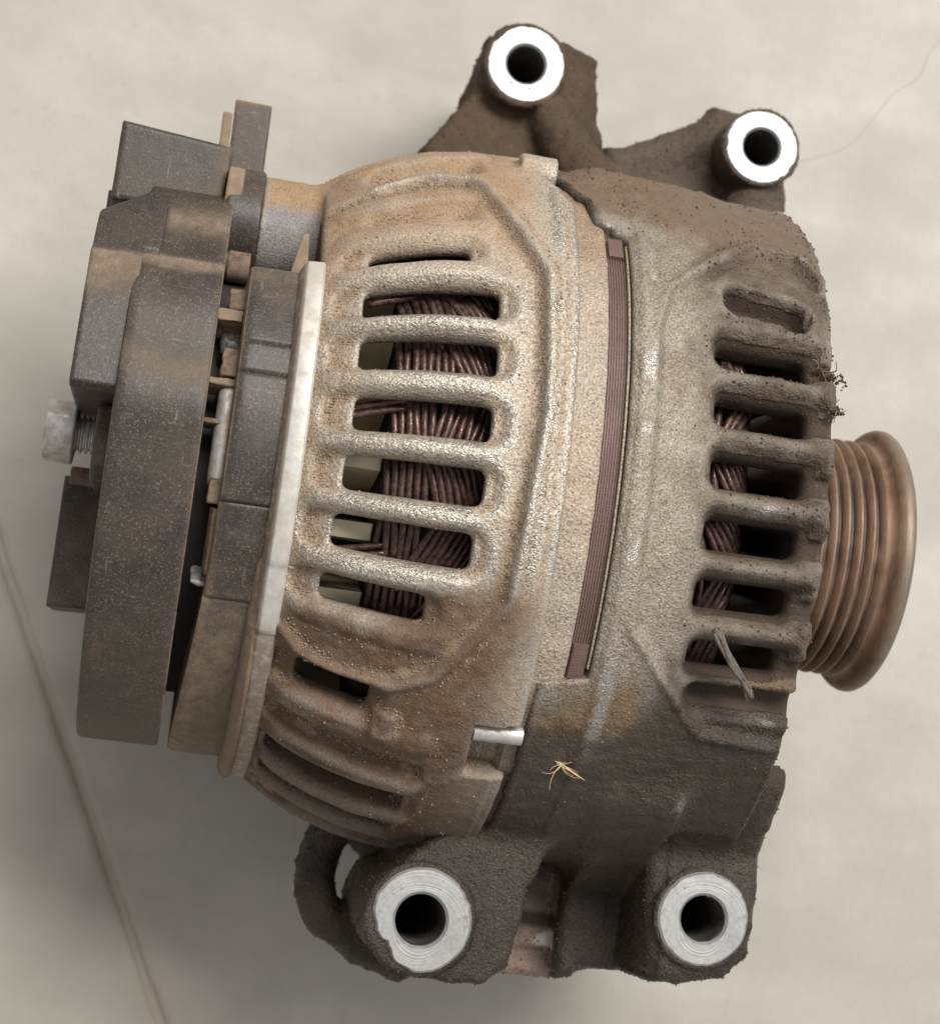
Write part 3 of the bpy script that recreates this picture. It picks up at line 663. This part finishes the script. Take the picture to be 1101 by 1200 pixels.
def winding(x0, x1, Rc, n_w, sectors, bulge, seed):
    rg = np.random.default_rng(seed)
    prof = [(x0 - .4, 45)] + [(x, Rc - 1.2 - bulge * ((x - (x0 + x1) / 2) / ((x1 - x0) / 2)) ** 4) for x in np.linspace(x0, x1, 12)] + [(x1 + .4, 45)]
    core = revolve("stator_winding", prof, M_core, ALT, nphi=120)
    for s in sectors:
        sl = rg.uniform(-.45, .1); sl2 = sl + rg.choice([-.55, .75]) * rg.uniform(.5, 1); us = rg.uniform(.35, .6)
        for k in range(n_w):
            u = (k + .5) / n_w; xc = x0 + (x1 - x0) * u; lift = rg.uniform(-.25, .3) + (.55 * (1 - u) / (1 - us) + .1 if u > us else 0)
            slope = (sl if u < us else sl2) + rg.normal(0, .035)
            ph = np.linspace(s - 6.4, s + 6.4, 9)
            x = xc + slope * (ph - s) * .9 + .14 * np.sin(ph * .5 + rg.uniform(0, 6)); x = np.clip(x, x0 - .2, x1 + .2)
            Rr = Rc + lift - bulge * np.abs((x - (x0 + x1) / 2) / ((x1 - x0) / 2)) ** 3.2 - .8 * ((ph - s) / 6.4) ** 2
            a = np.radians(ph); tube("wire", np.stack([x, Rr * np.sin(a), Rr * np.cos(a)], -1), rg.uniform(.66, .76), M_wire, core, 7)
        for _ in range(0):                                             # leads crossing over the bundle
            xs = rg.uniform(x0 + 1, x1 - 8); pc = s + rg.uniform(-3, 3); x = np.linspace(xs, xs + rg.uniform(5, 9), 8); ph = pc + rg.uniform(-.75, .75) * (x - x[0]) * 1.1
            Rr = Rc + 1.05 - bulge * np.abs((x - (x0 + x1) / 2) / ((x1 - x0) / 2)) ** 3.2 + np.sin(np.linspace(0, PI, 8)) * .3; a = np.radians(ph)
            tube("wire", np.stack([x, Rr * np.sin(a), Rr * np.cos(a)], -1), .62, M_wire, core, 7)
winding(-24.5, -6.5, 61.6, 14, [34, 24.9, 15.6, 5.6, -3.9, -13.3, -22.7], 2.6, 3)
winding(28, 41.2, 59.3, 10, [23.2, 13.6, 3.9, -5.8, -15.3, -25], 6.0, 5)
for ph0, L in ((8, -7.5), (-16, -7), (29, -6)):                            # wire ends leaving the bundle to the rectifier
    x = np.linspace(-22, -22 + L - 2.5, 8); a = np.radians(ph0 + (x + 22) * .25); Rr = 60.6 - .02 * (x + 22) ** 2
    for q in (0, 1.4): tube("winding_lead", np.stack([x, Rr * np.sin(a) + q, Rr * np.cos(a)], -1), .66, M_wire, ALT, 8)
revolve("rotor", [(-24, 8), (-24, 52), (40, 52), (40, 8)], M_dark, ALT, nphi=90)
revolve("fan_disc", [(-34, 12), (-34, 50), (-32.6, 50), (-32.6, 12)], M_fan, ALT, nphi=90)
for a in range(-60, 61, 12):
    t = math.radians(a + 3); c = []
    for k in range(7):
        tt = t + .018 * k; R_ = 34 + k * 4.1; c.append((R_ * math.sin(tt), R_ * math.cos(tt)))
    th = [(y + 3.2 * math.cos(t), z - 3.2 * math.sin(t)) for y, z in c[::-1]]
    prism("fan_blade", c + th, -33, -25.0, M_fan, ALT, .2, 'X')
revolve("front_fan_disc", [(43, 12), (43, 30), (44.4, 30), (44.4, 12)], M_dark, ALT, nphi=90)

# ---- pulley
def pulley():
    P = [(62, 14), (62, 24), (62.4, 25.2), (65.2, 25.7), (66.4, 25.2)]
    x = 67.1
    for k in range(5): P += [(x, 24.8), (x + 1.2, 22.6), (x + 1.5, 22.6), (x + 2.35, 24.7), (x + 2.6, 24.8)]; x += 2.65
    P += [(x + .3, 24.4), (x + 1.3, 24.9), (x + 1.6, 25.9), (x + 1.9, 26.9), (x + 2.6, 27.5), (x + 3.2, 27.75), (x + 4.0, 27.75), (x + 4.6, 27.4), (x + 5.2, 26.6), (x + 5.9, 24.5), (x + 6, 22), (x + 4, 18), (x + 4, 9)]
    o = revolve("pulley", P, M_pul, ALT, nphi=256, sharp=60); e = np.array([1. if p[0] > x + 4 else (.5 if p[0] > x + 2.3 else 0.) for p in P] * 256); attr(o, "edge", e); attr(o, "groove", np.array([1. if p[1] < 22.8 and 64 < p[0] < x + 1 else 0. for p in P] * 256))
    revolve("shaft_nut", [(x + 2, 4), (x + 2, 9.5), (x + 7, 9.5), (x + 7.4, 8.8), (x + 7.4, 4)], M_steel, o, nphi=6, sharp=20)
    revolve("shaft", [(50, 0.1), (50, 8), (x + 8.6, 8), (x + 9.4, 7), (x + 9.4, .1)], M_steel, ALT, nphi=48)
pulley()

# ---- rear: silver ring, slotted collar, drum cover
def r_ring(X, p): return .25 * ss(34.6, 34.2, p) * 0
o = revolve("silver_ring", [(-42.9, 52), (-42.8, 57.9), (-42.2, 59.3), (-41.7, 60.2), (-41.4, 60.4), (-38.8, 60.6), (-38.4, 60.1), (-38.4, 52)], M_ring, ALT, phi=(-180, 33.8), nphi=420,
            rmod=lambda X, p: .35 * ss(29, 28.8, p) * (X > -42) - .5 * ss(-20.5, -20.8, p) * (X > -41.8) - .4 * ss(-33, -33.3, p) * (X > -41.8))
def dustattr(o, fn):
    V = np.empty(len(o.data.vertices) * 3, np.float32); o.data.vertices.foreach_get("co", V); V = V.reshape(-1, 3) / MM
    X, ph, r = polar(V); attr(o, "dust", np.clip(fn(V, X, ph, r, fbm(V, 9, 4, 6)), 0, 1))
dustattr(o, lambda V, X, ph, r, n: .95 * ss(-41.55, -41.9, X) + ss(-29, -36, ph + 4 * n) * .85 + .35 * ss(26, 33, ph + 6 * n))
def rm_collar(X, p):
    s = np.zeros_like(p)
    for q in (17.2, 11.4, -11.6, -29.5): s -= .28 * np.exp(-((p - q) / .35) ** 2)
    return s + .3 * ss(17.4, 17.1, p) * ss(11.2, 11.5, p) - .5 * ss(-11.4, -11.8, p) + .45 * np.exp(-((p + 19) / 2.5) ** 2) - .4 * ss(-29.3, -29.7, p)
xs = [(-51.6, 46), (-51.6, 55.9), (-51.3, 56.9), (-50.9, 57.2)] + [(x, 57.35) for x in np.linspace(-50, -43, 9)] + [(-42.4, 57.3), (-42.2, 56.8), (-42.2, 46)]
def rm_c2(X, p): return rm_collar(X, p) * (X > -51.4) * (X < -42.3)
o = revolve("plastic_collar", xs, M_black2, ALT, phi=(-180, 33.6), nphi=900, rmod=rm_c2)
V = np.empty(len(o.data.vertices) * 3, np.float32); o.data.vertices.foreach_get("co", V); V = V.reshape(-1, 3)
V[:, 0] -= (2.4 * MM * ss(-15, -75, np.degrees(np.arctan2(V[:, 1], V[:, 2]))) * ss(-45, -50, V[:, 0] / MM)).astype(np.float32); o.data.vertices.foreach_set("co", V.ravel())
dustattr(o, lambda V, X, ph, r, n: .9 * ss(-50.8, -51.4, X) + .8 * ss(-42.6, -41.9, X) + ss(-27, -38, ph + 5 * n) * .75 + ss(22, 32, ph + 10 * n) * .45)
def rm_drum(X, p):
    s = .5 * np.cos(np.radians((p - 3) * 15)) * np.exp(-((p - 14) / 16) ** 2) + .35 * np.sin(np.radians(p * 9))
    s += -1.3 * ss(33.2, 34.2, p) - .8 * ss(-45, -70, p)
    flat = 57.2 * (math.cos(math.radians(11)) / np.cos(np.radians(np.clip(p - 45, -11, 11))) - 1) + .35; s = s + np.where((p > 34) & (p < 56), flat, 0)
    return s * (X < 99)
dp = [(-71.2, 12), (-71.4, 30), (-71.6, 50), (-71.5, 56.2), (-71.3, 56.7), (-70.9, 56.95)] + [(x, 57.0) for x in np.linspace(-69.5, -57.5, 10)] + [(-56.4, 56.9), (-56.0, 56.5), (-56.0, 54), (-57.2, 53.6), (-57.2, 12)]
o = revolve("drum_cover", dp, M_black, ALT, nphi=900, rmod=rm_drum)
dustattr(o, lambda V, X, ph, r, n: .9 * ss(30, 33, ph + 2 * n) * ss(35.5, 33.4, ph) + .5 * np.exp(-((ph - 10 - 3 * n) / 3.5) ** 2) + .22 * ss(-25, -45, ph) + .8 * np.exp(-((ph - 47) / 4) ** 2) * (X > -68) + .75 * ss(-56.5, -56.1, X))
# what shows in the gap between cover and collar
revolve("inner_plate", [(-57.4, 10), (-57.4, 45), (-43, 45), (-43, 10)], M_dark, ALT, nphi=120)
for a, x0, x1, r_, m, hh in ((29.6, -54.5, -51, 54.0, M_rust, 3.0), (24.6, -56.2, -51.5, 55, M_tan, 1.7), (20.5, -55, -50, 51.5, M_black2, 3.), (14.4, -54.3, -49, 55, M_rust, 3.4), (10.2, -56.2, -51, 55.4, M_tan, .9),
                             (2.6, -56.2, -49.4, 54.6, M_rust, .5), (-10.3, -53.6, -49, 55.3, M_rust, 3.), (-29, -54.6, -50, 54, M_steel, .5)):
    t = math.radians(a); r_ -= 1.5; hh *= .78; y, z = r_ * math.sin(t), r_ * math.cos(t)
    pr = [(y - hh * math.cos(t) - 6 * math.sin(t), z + hh * math.sin(t) - 6 * math.cos(t)), (y - hh * math.cos(t), z + hh * math.sin(t)), (y + hh * math.cos(t), z - hh * math.sin(t)), (y + hh * math.cos(t) - 6 * math.sin(t), z - hh * math.sin(t) - 6 * math.cos(t))]
    block("support_stub", pr, x0, x1, m, ALT, .35, 'X', .36, .55)
t_ = np.radians(np.linspace(-9.5, 9.5, 16)); tube("standoff_tube", np.stack([-52.2 + 0 * t_, 51.2 * np.sin(t_), 51.2 * np.cos(t_)], -1), 1.9, M_steel, ALT, 20)
revolve("bent_strap", [(-52.8, 46), (-52.8, 53.4), (-52.2, 54.6), (-49.6, 54.8)], M_rust, ALT, phi=(-26, -13.6), nphi=30)
o = revolve("collar_lip", [(-44.0, 50), (-43.9, 58.6), (-43.4, 59.8), (-42.4, 60.5), (-41.7, 60.3), (-41.6, 50)], M_rust, ALT, phi=(-92, -14), nphi=120,
            rmod=lambda X, p: -3.2 * ss(-50, -14, p)); dustattr(o, lambda V, X, ph, r, n: .5 + n)
# regulator block on the drum cover
reg = block("regulator_block", [(46, 10), (45.5, 35.5), (31.6, 47.0), (30, 49.6), (22, 51.8), (12, 54.2), (5.6, 55.2), (4.6, 53.5), (4.6, 10)], -79.4, -70.4, M_black, ALT, .6, 'X', .42, .05, lambda P: (P[:, 1] - 39.6 - .72 * (P[:, 0] + 79)) * .81)
dustattr(reg, lambda V, X, ph, r, n: .85 * ss(33.5, 31.5, ph + 2 * n) * ss(21, 29, ph + 5 * n))
reg2 = block("regulator_shoulder", [(47, 8), (46.6, 34.6), (32.6, 46.2), (20, 46), (20, 8)], -71.2, -67.5, M_black, ALT, .6, 'X', .42, .05, lambda P: (P[:, 1] - 44.5 + .5 * (P[:, 0] + 71)) * .85)
dustattr(reg2, lambda V, X, ph, r, n: .3 * n)
step = block("regulator_foot", [(10, 10), (10, 46.5), (6.2, 46.5), (4.6, 45), (4.6, 10)], -79.2, -71.0, M_black, ALT, .8, 'X')
dustattr(step, lambda V, X, ph, r, n: .1 + 0 * n)
hub = block("terminal_insulator", [(4, 6), (4, 42), (-7, 42), (-9.5, 39), (-9.5, 6)], -74.6, -71.0, M_black, ALT, .8, 'X'); dustattr(hub, lambda V, X, ph, r, n: .1 + 0 * n)
sock = block("connector_socket", [(-78.8, 45), (-78.6, 60.4), (-57.5, 58.6), (-58.5, 45)], -6, 27, M_black, ALT, .9, 'Z')
dustattr(sock, lambda V, X, ph, r, n: .6 * ss(-63, -59, X + 4 * n) + .25 * ss(.1, .4, n))
sock2 = block("socket_skirt", [(-80.3, 43.5), (-80.3, 50.5), (-66, 50.6), (-66, 43.5)], -14, 12, M_black, ALT, .8, 'Z'); dustattr(sock2, lambda V, X, ph, r, n: .2 + .3 * n)
tab = block("upright_tab", [(-58.2, 52), (-58.4, 75.4), (-51.0, 75.2), (-50.8, 52)], -6, 3.5, M_black, ALT, .5, 'Z')
dustattr(tab, lambda V, X, ph, r, n: .85 * ss(62.5, 59.5, V[:, 1] + 2 * n) + .8 * ss(74.3, 75.2, V[:, 1] + n) + .8 * ss(-57.8, -58.3, X) + .15)
block("dusty_rib", [(-57.9, 44), (-57.7, 54), (-54.6, 54), (-54.9, 44)], 24, 30.2, M_tan, ALT, .4, 'Z', .42, .25)
strip = block("side_strip", [(-60.2, 42), (-60.4, 68), (-58.6, 68), (-58.4, 42)], -2, 18, M_tan, ALT, .3, 'Z')
revolve("clip_sleeve", [(-57.6, 4)] + [(-57.6, 11.4), (-57.2, 11.8)] + [(x, 11.9) for x in np.linspace(-57, -51, 13)] + [(-50.8, 11.8), (-50.5, 11.4), (-50.5, 4)], M_black, ALT, nphi=160, center=(44.6, 19)); dustattr(ALT.children[-1], lambda V, X, ph, r, n: .2 + .4 * n + .8 * (X < -54.4) * ss(58, 52, V[:, 1] + 2 * n) * ss(40, 45, V[:, 1]))
revolve("lug_stub", [(-56, .1), (-56, 2.4), (-55.4, 2.9), (-51.6, 2.9), (-51.4, .1)], M_rust, ALT, nphi=32, center=(34.2, 33.5))
for zc in (0,):
    prism("pointed_rib", [(-44.6, 31), (-43.0, 39.2), (-42.0, 39.4), (-41.2, 31)], 38, 46.5, M_tan, ALT, .25, 'Z')
# terminal bolt
def bolt(yc, zc):
    hx = []
    for k in range(6): a = math.radians(60 * k + 4); hx.append((yc + 6.0 * math.cos(a), zc + 6.0 * math.sin(a)))
    b = prism("terminal_bolt", hx, -84.6, -78.9, M_steel, ALT, .6, 'X')
    th = [(-79.6, .2)]; x = -79.2
    while x < -71: th += [(x, 2.9), (x + .35, 3.6), (x + .5, 3.6), (x + .85, 2.9)]; x += 1.0
    revolve("thread", th, M_steel, b, nphi=40, center=(yc, zc), sharp=60)
bolt(.6, 22)
prism("terminal_spacer", [(-4.6, 6), (-4.6, 14), (-8, 14), (-8, 6)], -79.5, -72, M_rust, ALT, .5, 'X')
blk = block("terminal_block", [(-80.6, -6.2), (-71, -7.2), (-71, -31.4), (-80.6, -31.6)], -12, 11, M_black, ALT, .45, 'Z'); dustattr(blk, lambda V, X, ph, r, n: .6 * ss(-8, -6.4, V[:, 1] + n) + .35 * ss(.0, .4, n))
for o in (tab,): pass
# through bolt seen at the joint below
revolve("through_bolt", [(-2.4, .1), (-2.4, 1.7), (6.3, 1.7), (6.3, .1)], M_steel, ALT, nphi=32, center=(-45.0, 52.2))

# ---- loose crumbs of dirt lying on the casting: nobody could count them
def crumbs(name, V, N, wgt, count, size, mat, seed):
    rg = np.random.default_rng(seed); p = wgt / wgt.sum(); pick = rg.choice(len(V), count, p=p)
    base = np.array([(1, 0, 0), (-1, 0, 0), (0, 1, 0), (0, -1, 0), (0, 0, 1), (0, 0, -1)], float)
    fc = np.array([(0, 2, 4), (2, 1, 4), (1, 3, 4), (3, 0, 4), (2, 0, 5), (1, 2, 5), (3, 1, 5), (0, 3, 5)])
    s = size[0] + (size[1] - size[0]) * rg.random(count) ** 3
    q = rg.normal(size=(count, 3, 3)); q = np.linalg.qr(q)[0]
    P = (base[None] * rg.uniform(.6, 1.25, (count, 6, 1)) * s[:, None, None]) @ q + (V[pick] + N[pick] * s[:, None] * .3)[:, None]
    F_ = (fc[None] + 6 * np.arange(count)[:, None, None]).reshape(-1, 3)
    o = mk(name, P.reshape(-1, 3), F_, mat, ALT, False); o['kind'] = 'stuff'; return o
M_crumb = mat_simple("pale_grit", (.31, .235, .17), .9, 0, .4, .8, .1)
M_crumb2 = mat_simple("dark_grit", (.08, .058, .043), .85, 0, .5, .8, .1)
top, low, ins = mR; X, ph, r = polar(VR)
vis = (np.abs(ph) < 80) & ~ins & (X > -39)
crumbs("pale_dust_crumbs", VRd, NR, vis * (.04 + np.clip(cvR, 0, 1.5) ** 1.5 * (1 + ss(-5, -28, X))), 11000, (.06, .30), M_crumb, 11)
X, ph, r = polar(VF)
crumbs("dark_grime_crumbs", VFd, NF, ((VF[:, 2] > -60) & ~insF & (NF[:, 2] > -.4)) * roughF * (.12 + np.clip(np.abs(cvF), 0, 1)), 16000, (.06, .34), M_crumb2, 12)

# ---- loose fibres
M_fibre = mat_simple("dry_fibre", (.20, .14, .09), .8, 0, .2, 2, .05)
M_straw = mat_simple("pale_straw", (.62, .47, .27), .7, 0, .2, 2, .05)
def hair(name, label, p, d, L, r0, curl, mat, n=12, seed=0, par=None):
    rg = np.random.default_rng(seed); P = [np.array(p, float)]; d = np.array(d, float); d /= np.linalg.norm(d); ax = rg.normal(size=3)
    for k in range(n): d = d + np.cross(ax, d) * curl / n + rg.normal(0, .05, 3) * curl; d /= np.linalg.norm(d); P.append(P[-1] + d * L / n)
    o = tube(name, P, r0, mat, par, 5, r0 * .4)
    if label: o['label'] = label; o['category'] = 'fibre'
    return o
seed_t = thing("grass_seed", "pale dry grass seed with a star of fine hairs on the dark casting", "grass seed", (16.4, -50.2, 47.6))
sp = np.array([0, 0, 0.]); tube("seed_body", [(-2.2, 1.2, 1.6), (-.8, .5, 1.9), (1, -.4, 1.6), (2.8, -1.2, 1.1)], .22, M_straw, seed_t, 8, .08); tube("seed_body", [(-2.6, 1.4, 1.5), (-1, .6, 1.9), (1.6, -.6, 1.4)], .42, M_straw, seed_t, 8, .1)
for k in range(13):
    a = k * 2 * PI / 13 + .3; hair("seed_hair", None, (-1.8, 1, 1.9), (math.cos(a), math.sin(a), .35 - .5 * math.sin(a)), rng.uniform(3, 7), .07, .5, M_straw, 10, 50 + k, seed_t)
M_stem = mat_simple("weathered_stem", (.13, .108, .088), .85, 0, .45, .8, .2)
st_t = thing("dry_stem", "flat grey plant stem lying across the lowest open slot of the front casting", "plant stem", (34.5, -23, 67))
for q, (o1, r_) in enumerate([((0, 0, 0), .55), ((.42, .16, .05), .42), ((-.25, -.35, .05), .36)]):
    t_ = np.linspace(0, 1, 14); tube("stem_strand", np.stack([o1[0] + 9.5 * t_ + .3 * np.sin(t_ * 9 + q), o1[1] - 11.5 * t_ + .9 * t_ ** 2 + .25 * np.sin(t_ * 13 + q * 2), o1[2] - 3.6 * t_ - 2 * t_ ** 2 + .3], -1), r_, M_stem, st_t, 7, r_ * (.9 - .2 * q))
def tuft(p, d, lab, sd, L):
    t = thing("dirt_tuft", lab, "dirt tuft", p); rg = np.random.default_rng(sd)
    for k in range(7): hair("fibre", None, rg.normal(0, .35, 3), np.array(d) + rg.normal(0, .38, 3), L * rg.uniform(.4, 1), rg.uniform(.08, .2), 1.5, M_fibre, 9, sd * 10 + k, t)
    V = []; F_ = []
    for k in range(70):
        u = rg.random() ** 1.4; c = np.array(d) * u * L * .8 + rg.normal(0, .28 + .4 * u, 3); s_ = rg.uniform(.12, .45)
        b0 = len(V); V += [tuple(c + s_ * rg.uniform(.6, 1.3) * np.array(v)) for v in ((1, 0, 0), (-1, 0, 0), (0, 1, 0), (0, -1, 0), (0, 0, 1), (0, 0, -1))]
        F_ += [tuple(b0 + i for i in f) for f in ((0, 2, 4), (2, 1, 4), (1, 3, 4), (3, 0, 4), (2, 0, 5), (1, 2, 5), (3, 1, 5), (0, 3, 5))]
    g = mk("clinging_grit", V, F_, M_crumb2, t, False); g['kind'] = 'stuff'
tuft((50.4, 26.3, 60.4), (.9, -.42, .1), "larger tuft of dirt fibres sticking out at the right edge of the front casting", 2, 7)
tuft((51.6, 18.5, 64.0), (.9, -.1, .1), "smaller dirt tuft just below the larger one at the right edge", 3, 4)
